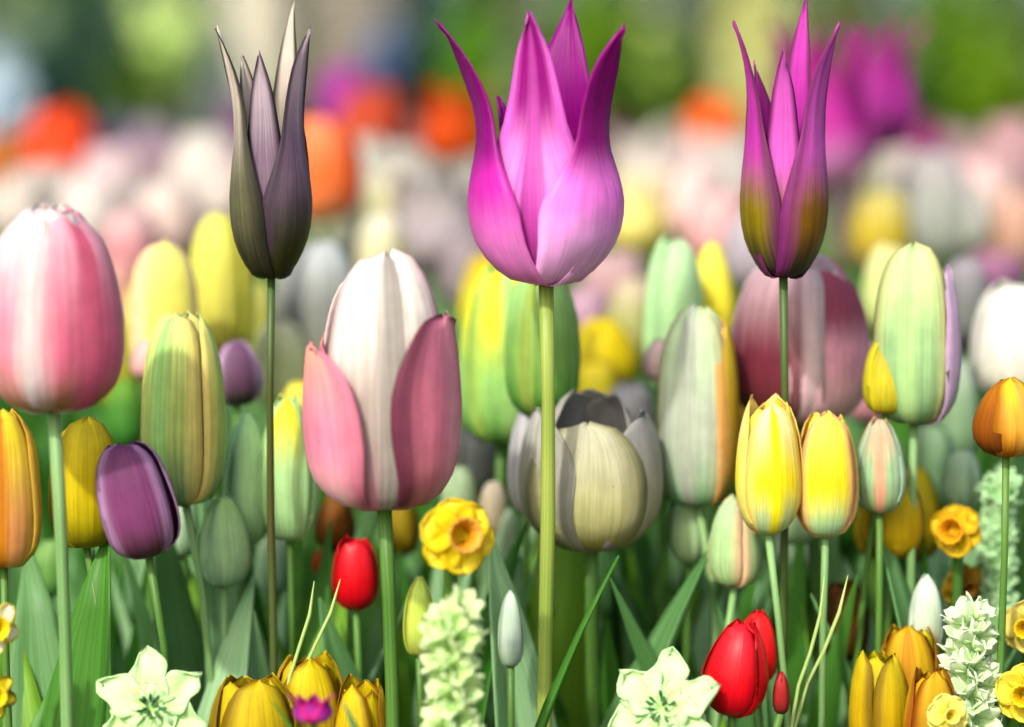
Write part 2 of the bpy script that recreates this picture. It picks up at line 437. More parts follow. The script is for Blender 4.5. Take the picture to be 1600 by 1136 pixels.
wl = P('#c8d0b0', '#d4d0d0', '#c0c0c4', '#b0b0b4', None, .25)
tulip('pale grey tulip beside the broad cream tulip', 'egg', 822, 628, 800, 60, 1.03, [wl, wl], rot=10, group=FRONT)
yg = P('#68b048', '#a0d878', '#f2f030', '#a8cc60', '#b4e488', .3, .5, .06, .42, .74)
tulip('lime and lemon tulip just left of the magenta stem', 'dome', 782, 412, 690, 140, 1.07, [yg, yg], rot=20, group=FRONT)
gg = P('#509c38', '#8cc060', '#b4e48c', '#a8c458', None, .35)
tulip('apple green tulip right under the magenta tulip', 'dome', 846, 420, 648, 122, 1.03, [gg, gg], rot=32, group=FRONT, stem='lime', foot_dx=.0, wid=1.05)

gt = P('#80a878', '#b8d070', '#d8ec88', '#e8dc80', '#a8dc80', .3, .5, .08, .5, .9)
gt2 = P('#688c58', '#c8b060', '#e0e088', '#8a9868', None, .3)
tulip('slim lime green tulip with yellow streaks left of a dark lily tulip', 'dome', 289, 482, 786, 134, .985, [gt, gt2], rot=-28, group=FRONT, stem='pale', n=17, m=11)
rt = P('#80b880', '#bcc8b4', '#d4f0c0', '#d4d4a0', '#b4beac', .3, .5, .08, .45, .9)
rt2 = P('#8c8018', '#c8a028', '#f0d838', '#e0a860', None, .3)
tulip('slim pale green tulip with a golden right side', 'dome', 1090, 470, 788, 134, 1.02, [rt, rt2], rot=-22, group=FRONT, stem='pale', n=17, m=11,
      petals=[(-25, 1, 0, 1, 0), (78, .9, 0, 1, 1), (215, .95, 0, .95, 0), (35, .96, 0, .9, 0), (150, .95, 0, .9, 1), (-95, .93, 0, .9, 0)])
yy = P('#e8d868', '#f2ec70', '#f4f080', '#f0d8b0', None, .35)
yo = P('#c0b848', '#dcd860', '#dede6c', '#c4c448', None, .35)
tulip('soft yellow tulip behind the slim lime tulip', 'dome', 258, 378, 600, 112, 1.10, [yy, yy], rot=15)
tulip('duller yellow tulip left of a dark lily tulip', 'dome', 348, 330, 560, 108, 1.16, [yo, yo], rot=-15)
mp_ = P('#9ccc90', '#c8f4b0', '#c8f0b8', '#b0dcA0', None, .3)
tulip('pale mint tulip behind the slim golden sided tulip', 'dome', 1052, 372, 620, 96, 1.11, [mp_, mp_], rot=25)
ys = P('#e8c820', '#fcf040', '#f8f060', '#d8cc30', None, .3)
tulip('bright yellow tulip beside the pale mint tulip', 'egg', 1110, 380, 560, 84, 1.14, [ys, ys], rot=10)
pd = P('#50303c', '#7c3c6c', '#784470', '#b48cb8', None, .3, .6)
tulip('plum purple tulip leaning right below the slim lime tulip', 'dome', 213, 682, 868, 120, .925, [pd, pd], rot=12, lean=-.22, group=FRONT, stem='blue' if 'blue' in STEM else 'green', n=15, m=11)
tulip('small dusky plum tulip below the dull yellow tulip', 'egg', 370, 530, 632, 82, 1.06, [P('#3c4030', '#5c3c54', '#6a4a68', '#b898b8', None, .2)], rot=20)
orr = P('#e0b060', '#e8a060', '#f0dc38', '#e8c048', '#cc8018', .3, .5, .05, .3, .85)
tulip('orange and yellow tulip at the left edge', 'dome', 6, 636, 884, 122, .93, [orr, orr], rot=8, group=FRONT)
ylw = P('#8c8808', '#dcc80c', '#f0e030', '#b8a810', None, .3)
tulip('golden yellow tulip under the large striped pink tulip', 'dome', 134, 652, 852, 116, .95, [ylw, ylw], rot=20, group=FRONT)
mt = P('#9cc890', '#bce4a8', '#c0f0b0', '#a8d8a8', None, .3)
tulip('mint tulip tinged yellow left of the large pink tulip', 'egg', 452, 612, 842, 100, 1.0, [P('#a8d898', '#bce8a0', '#f4f040', '#c0f0a8', None, .3, .5, .1, .5, .88), mt], rot=-8, group=FRONT)
tulip('mint green tulip beside the charcoal lily stem', 'egg', 388, 640, 850, 78, 1.01, [mt, mt], rot=18, group=FRONT)
tulip('pale sage bud with a lime tip under the slim lime tulip', 'bud', 350, 770, 915, 84, .99, [P('#88b088', '#a4cc94', '#a8d488', '#8cb88c', None, .25)], rot=30, group=FRONT, stem='pale')
tulip('pale sage bud with a blush side under the golden sided tulip', 'bud', 1148, 772, 915, 86, .99, [P('#9cc080', '#a8cc90', '#b0d0a0', '#d8b890', None, .25)], rot=-45, group=FRONT, stem='pale')
gw = P('#98a078', '#8c9088', '#b8c0c0', '#6c7070', None, .3)
tulip('silver grey tulip behind the large silvery pink one', 'dome', 505, 372, 600, 128, 1.22, [gw, gw], rot=12)
mr = P('#5c3028', '#742c3c', '#c0a0a8', '#d4bcc0', None, .25, .6, .1, .45, .9)
mk = P('#f8d0d8', '#fcb8d0', '#a85068', '#dcb8c0', None, .35, .6, .2, .5, .70)
mq = P('#a86070', '#8c4054', '#a08c90', '#c0a8ac', None, .25, .6, .1, .5, .95)
tulip('broad maroon and pink tulip behind the two tone lily stem', 'dome', 1248, 392, 658, 222, 1.05, [mr, mk, mq], group=FRONT, n=17, m=11,
      petals=[(-48, .98, 0, 1, 0), (52, .96, 0, 1, 1), (178, 1, 0, .95, 2), (2, 1.0, .0, .92, 2), (112, .96, .04, .95, 1), (-118, .97, .04, .95, 0)])
lg = P('#70a068', '#98c088', '#d4f4a4', '#c8cc88', '#b0d890', .3, .5, .08, .45, .85)
tulip('tall pale green tulip with a lavender edge', 'dome', 1428, 382, 660, 144, 1.0, [lg, P('#a8c898', '#d8b8d4', '#e0c8dc', '#c8a8cc', None, .3)], rot=-15, group=FRONT, stem='pale', n=17, m=11,
      petals=[(-18, 1, 0, 1, 0), (88, .88, 0, 1, 1), (200, .98, 0, .95, 0), (40, .8, 0, .93, 0), (150, .9, 0, .9, 0), (-85, .93, 0, .9, 0)])
tulip('olive yellow bud tucked against the tall pale green tulip', 'bud', 1385, 520, 645, 74, .995, [P('#b0a820', '#c4b828', '#a8a040', '#c8c020', None, .25)], rot=10, group=FRONT)
yb_ = P('#b8d8a0', '#f4e020', '#fce8a8', '#f0dc70', '#f0e818', .3, .5, .2, .5, .92)
yb2 = P('#b4dca0', '#f0e020', '#fcf058', '#f0b878', None, .3, .5, .2, .5, .95)
tulip('bright yellow tulip with pale peach tips below the maroon tulip', 'cup', 1200, 618, 832, 108, .965, [yb_, yb2], rot=16, group=FRONT, stem='pale')
tulip('clear yellow tulip with a mint base right of the peach tipped one', 'cup', 1290, 640, 836, 104, .97, [yb2, yb2], rot=-12, group=FRONT, stem='pale')
tulip('blush and mint tulip right of the clear yellow pair', 'egg', 1374, 652, 800, 82, .985, [P('#90a868', '#a0c898', '#e8b498', '#a8c8a8', '#e8a888', .3)], rot=-12, group=FRONT)
wt = P('#e8e8d0', '#ecece0', '#e8eadc', '#d0d0c8', None, .3)
tulip('pure white tulip at the right edge', 'dome', 1585, 440, 618, 138, 1.08, [wt, wt], rot=-20)
op = P('#b86808', '#e0a838', '#f0c828', '#b07010', '#e4b04c', .3)
op2 = P('#582c00', '#8a4a04', '#a86410', '#6c3804', None, .2)
tulip('amber and brown tulip below the white one at right edge', 'egg', 1572, 590, 712, 108, .945, [op, op2], rot=20, group=FRONT,
      petals=[(28, 1, 0, 1, 0), (-74, .96, 0, 1.0, 1), (146, 1, 0, 1, 0), (85, .97, 0, .86, 0), (205, .97, 0, .86, 1), (-22, .98, 0, .86, 0)])
tulip('dull gold tulip behind the magenta stem', 'egg', 940, 492, 612, 116, 1.24, [P('#a89c08', '#d4c008', '#d8c418', '#988c08', None, .3)], rot=30)
tulip('small pale pink tulip in front of the soft yellow one', 'egg', 232, 530, 592, 58, 1.08, [P('#d8a0a0', '#dcb0a8', '#e4bcb4', '#d0a0a0', None, .3)], rot=0)
tulip('small blush white tulip left of the golden sided tulip', 'egg', 1032, 530, 596, 56, 1.06, [P('#d8b8b8', '#e0c4bc', '#e8d0c8', '#c8b0b0', None, .3)], rot=0)

# ------------------------------------------------------------------ blurred rows behind
def soft(base, mid, tip, edge=None):
    def sh(h, k):
        if h is None: return None
        return '#' + ''.join('%02x' % int(min(255, int(h[q:q + 2], 16) * k)) for q in (1, 3, 5))
    k = R0.choice((.86, .92, .97, 1.0))
    lo = min(int(mid[q:q + 2], 16) for q in (1, 3, 5))
    if lo < 150: k = 1.0
    return P(sh(base, k * .97), sh(mid, k), sh(tip, k), sh(edge, k), None, .35)
for a in [
 ('orange tulip left of centre in the far left corner', 98, 172, 285, 92, 2.0, soft('#f08050', '#f05024', '#e04818')),
 ('rusty orange tulip at the far left edge', 12, 205, 290, 74, 2.4, soft('#d8a060', '#c87838', '#a86428')),
 ('salmon orange tulip right of the charcoal lily tulip', 500, 190, 325, 104, 1.5, soft('#f8a870', '#f07838', '#f49060', '#e85020')),
 ('vivid orange red tulip half hidden by the charcoal lily tulip', 450, 195, 320, 84, 1.6, soft('#e05020', '#d84018', '#c84018')),
 ('brick red tulip above the salmon orange one', 584, 136, 226, 80, 2.0, soft('#d85830', '#c84c28', '#b84830')),
 ('dark orange tulip just left of the magenta lily tulip', 708, 136, 240, 86, 2.0, soft('#d04808', '#d04c00', '#c04008')),
 ('small orange tulip left of the two tone lily tulip', 1116, 156, 232, 76, 2.1, soft('#f0a060', '#f07028', '#e05810')),
 ('violet purple tulip above the salmon orange one', 538, 104, 200, 74, 2.2, soft('#903c90', '#a03898', '#a03c98')),
 ('smoky violet tulip behind the charcoal lily tulip', 380, 150, 250, 62, 2.4, soft('#a87080', '#7c3c70', '#60506c')),
 ('blurred magenta tulip right of the two tone tulip', 1278, 52, 262, 138, 1.5, soft('#f4b0e8', '#b82c98', '#a42884')),
 ('blurred magenta tulip with drooping right petals', 1366, 48, 206, 108, 1.6, soft('#a04890', '#a82c94', '#a8308c')),
 ('small dark magenta tulip on the far right', 1436, 186, 262, 64, 2.0, soft('#802868', '#901c70', '#803060')),
 ('white tulip behind the striped pink tulip', 70, 258, 360, 92, 1.75, soft('#e8e8dc', '#ece8dc', '#ecdccf')),
 ('blush white tulip right of the striped pink tulip', 178, 232, 350, 94, 1.9, soft('#e8e4dc', '#e8dcd8', '#e8ccd0')),
 ('lilac tipped tulip behind the blush white one', 246, 192, 300, 76, 2.4, soft('#e0d4d0', '#c8a8b4', '#a494ac')),
 ('rose pink tulip below the blush white one', 205, 330, 430, 78, 1.45, soft('#c87c80', '#e09aa0', '#e8c4c4')),
 ('white tulip left of the charcoal lily tulip', 322, 212, 350, 96, 1.9, soft('#f0e0d8', '#e4dcd0', '#d8d4cc')),
 ('pale pink tulip above the dull yellow tulip', 312, 300, 400, 76, 1.7, soft('#f0d0d0', '#ecd8d0', '#e8dcd4')),
 ('white tulip right of the salmon orange one', 560, 222, 350, 92, 1.85, soft('#d8dca0', '#dce0c8', '#dcdcd0')),
 ('lemon white tulip between two white ones', 618, 262, 370, 66, 1.8, soft('#c8cc90', '#d4d088', '#dcd8c4')),
 ('grey tulip left of the lemon white one', 528, 300, 410, 72, 1.6, soft('#a8b0a0', '#a4a8a0', '#b8bcb4')),
 ('large lavender white tulip left of the magenta lily tulip', 680, 262, 410, 138, 1.5, soft('#b0a4a4', '#d0c4c8', '#d4d0cc', '#b8acb0')),
 ('dusty mauve tulip behind the lavender white one', 640, 190, 262, 66, 2.6, soft('#584048', '#6c4c54', '#706068')),
 ('pale blush tulip right of the magenta lily tulip', 1000, 206, 320, 84, 2.0, soft('#ece0c0', '#d8ccc0', '#ccc8c0')),
 ('pale yellow tulip right of the magenta lily tulip', 996, 272, 380, 78, 1.6, soft('#d8cc50', '#ece488', '#ece4b0')),
 ('pale pink tulip below the small orange one', 1088, 216, 330, 84, 2.0, soft('#f0c4c4', '#f0d0d0', '#d4c4c0')),
 ('white tulip left of the two tone lily tulip', 1150, 214, 330, 76, 1.9, soft('#f0dcd8', '#e8e4e0', '#d8d4cc')),
 ('shell pink tulip left of the two tone lily tulip', 1130, 300, 412, 100, 1.5, soft('#f0c090', '#f8c0c0', '#f4d0cc')),
 ('peach white tulip right of the two tone lily tulip', 1350, 186, 320, 96, 1.8, soft('#ecd8b8', '#f0d8c0', '#dcdccc')),
 ('golden tulip below the peach white one', 1376, 300, 400, 76, 1.5, soft('#e8c860', '#ccb838', '#c8c070')),
 ('cream tulip between the two tone tulip and the golden one', 1316, 290, 410, 62, 1.55, soft('#c8d098', '#e4dcc0', '#ecd8c8')),
 ('silver white tulip right of the golden one', 1452, 246, 392, 108, 1.6, soft('#d0dcc0', '#c4ccc0', '#c8c4c4')),
 ('blush white tulip at the far right', 1530, 250, 372, 92, 1.75, soft('#e0dc90', '#ece0d0', '#f0ccc8')),
 ('dusty pink tulip at the right edge', 1578, 190, 310, 84, 2.0, soft('#d8b8b0', '#d8b0b4', '#c89ca4')),
 ('tan pink tulip low at the right edge', 1586, 300, 410, 64, 1.6, soft('#a08858', '#c8a088', '#d8b0a0')),
 ('lilac purple tulip above the pure white one', 1556, 392, 452, 76, 1.5, soft('#6c6058', '#94608c', '#a87890')),
 ('dark plum tulip behind the magenta lily tulip', 952, 168, 240, 62, 2.3, soft('#905058', '#582838', '#502834')),
 ('pink white tulip above the dull gold tulip', 960, 395, 480, 84, 1.45, soft('#b8a880', '#d8b0b0', '#d8b8bc')),
 ('lilac pink bud left of the dull gold tulip', 916, 452, 512, 56, 1.4, soft('#b89ca0', '#c49cb8', '#c8a8b8')),
 ('bright yellow tulip behind the lime and lemon one', 765, 400, 520, 70, 1.3, soft('#f0e818', '#f4ec10', '#d0b810')),
 ('mauve grey tulip behind the large silvery pink tulip', 730, 372, 470, 74, 1.42, soft('#8c8480', '#a89ca0', '#b8acb0')),
 ('olive cream tulip below the silver grey tulip', 462, 470, 600, 74, 1.3, soft('#a8a860', '#c8cc90', '#a8a898')),
 ('grey violet tulip left of the pure white one', 1498, 440, 600, 66, 1.3, soft('#505850', '#6c6c6c', '#8c7888')),
 ('lavender tulip beyond the white row left of the charcoal tulip', 190, 186, 240, 62, 3.0, soft('#64607c', '#585070', '#505068')),
 ('pink tulip on the far right beyond the silver white one', 1496, 206, 290, 66, 2.4, soft('#d8c4bc', '#c8acb0', '#b898a0')),
 ('cream tulip beyond the blush white pair at left', 130, 222, 310, 66, 2.2, soft('#f0e0d0', '#f0dcc8', '#ecc8a8')),
 ('cream tulip beyond the shell pink one', 1050, 196, 300, 70, 2.5, soft('#ece0c8', '#d8ccc0', '#c8bcb0')),
 ('pale grey tulip beyond the dark orange one', 705, 226, 320, 74, 2.2, soft('#c8ccbc', '#c0c4b4', '#989888')),
 ('faint white tulip beyond the peach white one', 1300, 200, 310, 62, 2.3, soft('#e8d8c8', '#e8dcc8', '#d8d4c0')),
]:
    lb, cx, yt, yb, wp, Y, mtl = a
    wp, yb, yt = wp * 1.3, yb + (yb - yt) * .16, yt - (yb - yt) * .06
    tulip(lb, 'lily' if 'magenta' in lb and 'small' not in lb else 'cup', cx, yt, yb, wp, Y, [mtl], rot=R0.uniform(-50, 50), group=BACK, leaves=2, n=11, m=7)

# more blooms that fill the gaps
for lb, cx, yt, yb, wp, Y, m3 in [
 ('cream green tulip between the charcoal stem and the large pink tulip', 440, 500, 640, 84, 1.2, ('#b0c480', '#d0dca0', '#dce0b8')),
 ('lemon tulip low behind the mint tulip tinged yellow', 474, 590, 720, 70, 1.12, ('#d8d040', '#f4f060', '#f4ec58')),
 ('olive yellow tulip squeezed right of the striped pink tulip', 186, 500, 640, 66, 1.2, ('#8c9c28', '#b4b430', '#c8b850')),
 ('tan pink tulip above the olive yellow one at left', 190, 400, 520, 70, 1.35, ('#b89860', '#cc9c80', '#d89c98')),
 ('fresh green bud below the olive yellow one at left', 196, 590, 700, 58, 1.15, ('#2c7028', '#4c8c34', '#6ca038')),
 ('mint white tulip right of the plum purple one', 284, 752, 868, 50, 1.04, ('#a8d0a0', '#c8e8c4', '#d4f0d0')),
 ('sage tulip behind the stem of the charcoal lily', 412, 720, 860, 74, 1.08, ('#88b080', '#a8cc9c', '#b8dcb0')),
 ('pale lime tulip right of the large pink tulip', 742, 540, 700, 74, 1.14, ('#90c878', '#b8e498', '#d0f0a8')),
 ('slate grey tulip low between pink and cream tulips', 738, 668, 780, 74, 1.12, ('#505c48', '#788078', '#888c8c')),
 ('mint tulip peeping above the yellow daffodil', 716, 726, 810, 52, 1.06, ('#90b870', '#c0dca8', '#c8e4b8')),
 ('cream bud peeping right of the yellow daffodil', 770, 750, 840, 40, 1.06, ('#a88c50', '#d8c8a8', '#e4d8c0')),
 ('olive cream tulip right of the dull gold one', 990, 430, 570, 76, 1.3, ('#a0a040', '#b4b870', '#c8bca0')),
 ('dull grey tulip behind the broad cream tulip', 985, 596, 720, 82, 1.14, ('#4c5040', '#70706c', '#84848a')),
 ('mint grey tulip low left of the golden sided tulip', 1052, 640, 780, 70, 1.08, ('#7cac78', '#b0ccae', '#c8d4cc')),
 ('mint tulip below the golden sided tulip', 1078, 765, 880, 54, 1.03, ('#90b880', '#bcdca8', '#c8ecb8')),
 ('amber tulip between the golden sided and maroon tulips', 1140, 560, 680, 60, 1.14, ('#c8a020', '#e0b838', '#f0d850')),
 ('rose tulip low behind the maroon and pink one', 1356, 540, 660, 70, 1.16, ('#e0a0a8', '#f0b0bc', '#f4c4cc')),
 ('pale sage tulip right of the tall pale green one', 1492, 560, 720, 70, 1.12, ('#78a470', '#9cc094', '#c0d4bc')),
 ('soft green tulip below the tall pale green one', 1452, 660, 800, 76, 1.1, ('#588c50', '#80a878', '#98bc90')),
 ('mint white bud above the right hand daffodil', 1504, 700, 800, 54, 1.06, ('#88b480', '#b8dcb0', '#c8e8c4')),
 ('white green tulip beside the pure white one', 1528, 470, 610, 72, 1.25, ('#70806c', '#a8b0a4', '#c8ccc4')),
 ('pale mint tulip in the gap left of the brown tulip', 1236, 780, 900, 56, 1.08, ('#90b890', '#b0d0b0', '#bcdcb8')),
 ('grey green tulip above the pale mint bud of the grass', 790, 790, 900, 44, 1.06, ('#7c9c78', '#a8c8a4', '#c0dcbc')),
 ('lilac grey tulip left of the two tone lily, low', 1172, 330, 450, 84, 1.35, ('#a8a0a4', '#b8b0b8', '#c4bcc4')),
 ('grey lilac tulip between the silver grey and mauve ones', 560, 420, 540, 80, 1.32, ('#8c9088', '#a09ca0', '#acacb0')),
 ('butter yellow tulip between the rose pink and soft yellow ones', 226, 440, 560, 60, 1.25, ('#d0bc60', '#e4d880', '#ecdc98')),
 ('dove grey tulip just right of the charcoal stem', 470, 400, 520, 86, 1.28, ('#8c948c', '#9ca49c', '#b0b4b0')),
 ('lemon green tulip left of the charcoal stem', 392, 440, 560, 72, 1.24, ('#b4bc50', '#d4d868', '#dcdc78')),
 ('pink tulip behind the bright yellow and mint pair', 1120, 300, 410, 80, 1.45, ('#e8b0a8', '#f0bcbc', '#ecc8c4')),
 ('bright yellow tulip right of the pale mint one', 1098, 420, 560, 76, 1.2, ('#e4d030', '#f8ec40', '#f4ec70')),
 ('pale lemon tulip right of the maroon and pink one', 1390, 380, 520, 80, 1.2, ('#c8d880', '#dcec9c', '#e8e4a0')),
 ('grey tulip tucked right of the tall pale green one', 1506, 400, 540, 70, 1.22, ('#687068', '#848884', '#a09ca4')),
 ('moss yellow tulip left of the olive cream one', 935, 560, 650, 70, 1.2, ('#8c8c18', '#b0a81c', '#c4b428')),
 ('cream tulip behind the yellow pair at right', 1246, 610, 730, 76, 1.08, ('#d8d890', '#f0e4b0', '#fcecd0')),
 ('mint cream tulip low between the yellow pair', 1246, 740, 850, 60, 1.03, ('#9cc898', '#c0e4b0', '#d4ecb8')),
 ('white mint tulip right of the sage bud with a lime tip', 430, 830, 930, 56, 1.07, ('#7ca880', '#98c094', '#b4d4ac')),
 ('green bud low left of the large golden yellow tulip', 80, 840, 930, 44, 1.06, ('#48803c', '#6ca050', '#8cb868')),
 ('pale gold tulip above the silver grey tulip', 600, 330, 450, 76, 1.4, ('#c8c890', '#d8d4a8', '#e0dcc8')),
]:
    tulip(lb, 'dome', cx, yt, yb, wp * 1.1, Y, [soft(*m3)], rot=R0.uniform(-50, 50), group=MIDR, leaves=2, n=11, m=7, lk=('mid', 'pale', 'blue'))
for lb, cx, yt, yb, wp, Y, m3 in [
 ('cream white tulip peeping above the striped pink tulip', 30, 270, 380, 90, 1.7, ('#e8e4d0', '#ece4d8', '#e8dcd0')),
 ('pearl tulip right above the striped pink tulip', 140, 270, 390, 90, 1.65, ('#d8d8cc', '#e0dcd4', '#e4d8d4')),
 ('blush tulip above the soft yellow tulip', 262, 280, 400, 90, 1.65, ('#e8c8c4', '#ecd4cc', '#e4dcd4')),
 ('warm white tulip just left of the charcoal lily', 360, 240, 360, 84, 1.7, ('#e8dcd0', '#e8e0d4', '#e0d0cc')),
 ('greenish white tulip right of the charcoal lily belly', 520, 260, 390, 90, 1.6, ('#c8d0a0', '#d8dcb8', '#dcdcc8')),
 ('white tulip above the large silvery pink one', 626, 226, 340, 86, 1.9, ('#d8dcb0', '#dcdcc8', '#c8c8bc')),
 ('ash white tulip under the dark orange one', 742, 244, 350, 76, 1.9, ('#dce0b8', '#d8d8c8', '#b8bcac')),
 ('ivory tulip above the pale mint tulip', 1040, 250, 370, 86, 1.7, ('#ece4a0', '#ece0c0', '#dcd0c4')),
 ('rose white tulip above the bright yellow and mint pair', 1088, 262, 380, 84, 1.6, ('#f4d0b8', '#f0d0cc', '#e0ccc8')),
 ('cream tulip just right of the two tone lily belly', 1305, 240, 370, 84, 1.65, ('#e8e0c0', '#ecdcc4', '#ecd4c4')),
 ('pale tulip above the tall pale green one', 1408, 226, 350, 90, 1.75, ('#dce0c4', '#d8d8c8', '#dcd0c8')),
 ('pearl grey tulip above the lilac purple one', 1492, 280, 400, 94, 1.6, ('#d4dcbc', '#d0d4c8', '#d8d0cc')),
 ('pinkish tulip far right behind the blush white one', 1560, 226, 330, 84, 1.9, ('#e8c8c0', '#e4c4c4', '#d4acb0')),
]:
    tulip(lb, 'cup', cx, yt, yb, wp * 1.15, Y, [soft(*m3)], rot=R0.uniform(-50, 50), group=BACK, leaves=2, n=11, m=7)

# ------------------------------------------------------------------ low flowers at the front
red = P('#a80814', '#d00818', '#e82030', '#b00410', None, .2, .35)
tulip('small red tulip below the large silvery pink tulip', 'cup', 556, 838, 950, 76, .99, [red, red], rot=8, group=LOW, leaf_h=.16, wid=1.05)
tulip('larger red tulip bud below the blush sided bud', 'egg', 1152, 962, 1116, 106, .93, [red, red], rot=-30, lean=.12, group=LOW, leaf_h=.14)
tulip('red petalled tulip tucked behind the larger red bud', 'egg', 1180, 948, 1070, 74, .965, [P('#b80810', '#d80c14', '#f02424', '#a80408', None, .2, .35)], rot=20, lean=.1, group=LOW, leaf_h=.14)
tulip('tiny crimson bud right of the larger red bud', 'bud', 1220, 1046, 1114, 26, .93, [P('#582018', '#a02020', '#b83030', '#602018', None, .2)], group=LOW, leaf_h=.12, name='tulip_bud', cat='tulip bud')
tulip('tiny brick red bud left of the small red tulip', 'bud', 500, 858, 896, 24, 1.05, [P('#7c3008', '#a03010', '#a84018', None, None, .2)], group=LOW, leaf_h=.14, name='tulip_bud', cat='tulip bud')
tulip('lime yellow bud below the yellow daffodil', 'bud', 655, 898, 1024, 48, .97, [P('#a8b850', '#d0e860', '#d8f070', '#b8c850', None, .3)], group=LOW, leaf_h=.16, name='tulip_bud', cat='tulip bud')
tulip('pale mint bud half hidden between grass stems', 'bud', 798, 918, 1040, 40, .96, [P('#a0c0a0', '#c8dcc8', '#d8ecd8', '#b0c8b0', None, .3)], group=LOW, leaf_h=.14, name='tulip_bud', cat='tulip bud')
brn = P('#3c2804', '#563406', '#5c3808', '#3c2604', None, .15)
tulip('dark brown tulip right of the red buds', 'cup', 1318, 902, 1030, 80, 1.02, [brn, brn], rot=10, group=LOW, leaf_h=.16)
ol = P('#5c5000', '#b49c0a', '#c0a814', '#786004', None, .2)
tulip('wide olive gold tulip at the bottom edge', 'cup', 395, 1048, 1240, 150, .93, [ol, ol], rot=20, group=LOW, leaf_h=.12)
tulip('olive gold tulip with a pointed petal behind the small purple flower', 'cup', 482, 1018, 1230, 130, .95, [P('#786404', '#a8880a', '#ccb80c', '#947008', None, .2), ol], rot=2, group=LOW, leaf_h=.12)
tulip('right hand olive gold tulip of the bottom three', 'cup', 566, 1056, 1250, 92, .94, [P('#6c4c04', '#b49a0a', '#ccb40c', '#7c5808', None, .2)], rot=-20, group=LOW, leaf_h=.12)
og = P('#74640a', '#b49c0a', '#b8ac10', '#645804', None, .2)
tulip('olive yellow tulip left of the right hand daffodil', 'egg', 1432, 728, 872, 82, 1.06, [og, og], rot=-10, group=LOW)
tulip('ochre tulip between mint leaves right of the yellow pair', 'egg', 1368, 762, 870, 66, 1.05, [P('#6c6004', '#a89808', '#a09010', '#706004', None, .2)], rot=10, group=LOW)
tulip('ochre and orange tulip at the bottom right', 'cup', 1420, 968, 1150, 110, .97, [P('#604c04', '#a88808', '#c8a414', '#8c5c06', '#bc8408', .25), og], rot=-14, group=LOW, leaf_h=.12)
gd = P('#806808', '#c8a80c', '#c8b418', '#7c6404', None, .25)
tulip('broad golden tulip above the white bud at lower right', 'cup', 1392, 738, 872, 104, 1.01, [gd, og], rot=24, group=LOW)
tulip('ochre tulip half behind the ochre and orange one', 'cup', 1372, 1012, 1190, 96, .955, [gd, og], rot=40, group=LOW, leaf_h=.12)
tulip('golden tulip with rusty edges low left of the lemon daffodil', 'cup', 1452, 1040, 1210, 90, .935, [P('#705408', '#b88c0a', '#c8a014', '#904c08', None, .25)], rot=5, group=LOW, leaf_h=.12)
tulip('tiny white bud beside the ochre and orange tulip', 'bud', 1446, 896, 1016, 54, .98, [P('#c8b070', '#c8dcc0', '#dcf0d8', '#c8dcc8', None, .3)], group=LOW, leaf_h=.14, name='tulip_bud', cat='tulip bud')
tulip('russet tulip between the large pink tulip and the yellow daffodil', 'egg', 524, 768, 860, 66, 1.06, [P('#502c00', '#7c4406', '#8c5408', '#50320a', None, .2)], group=LOW)
tulip('ochre tulip just left of the yellow daffodil', 'egg', 628, 768, 866, 60, 1.08, [P('#584004', '#907c08', '#988008', '#604808', None, .2)], group=LOW)
mag = P('#e060c0', '#a01890', '#8c1458', '#c8207c', None, .3)
tulip('tiny magenta star shaped flower at the bottom edge', 'lily', 490, 1078, 1128, 62, .87, [mag, mag], rot=0, group=LOW, leaf_h=.1, name='small_flower', cat='flower',
      petals=[(0, 1, 0, .9, 0), (-65, 1.0, .4, 1, 0), (62, 1.0, .3, 1, 0), (180, .8, 0, .9, 0), (120, .8, .1, .9, 0), (-120, .8, .1, .9, 0)])

# ------------------------------------------------------------------ daffodils and other open flowers
def disc_petal(L, Wd, seed, cup=.12, ragged=0.0, n=9, m=7, point=3.4):
    rnd = random.Random(seed); Pp = np.zeros((n, m, 3))
    ph = rnd.random() * 6
    for i in range(n):
        t = i / (n - 1)
        wv = Wd / 2 * (0.30 + .70 * math.sin(min(1, t * 1.7) * math.pi / 2)) * math.sqrt(max(.0004, 1 - t ** point))
        for j in range(m):
            u = j / (m - 1) * 2 - 1
            rg = 1 + ragged * math.sin(11 * t + 5 * u + ph) * abs(u)
            Pp[i, j] = (u * wv * rg, L * t * (1 + ragged * .35 * math.sin(7 * u + ph) * t), cup * L * t * t * math.cos(3 * t + ph * .3) + .1 * Wd * (u * u) + .03 * L * math.sin(8 * t + 4 * u + ph))
    return sheet(Pp, .0006)

def face_matrix(yaw, pitch, roll=0):
    # flower plane's normal (local +Z) turned towards the camera (-Y), then yawed and pitched
    return Matrix.Rotation(yaw, 4, 'Z') @ Matrix.Rotation(math.pi / 2 - pitch, 4, 'X') @ Matrix.Rotation(roll, 4, 'Z')

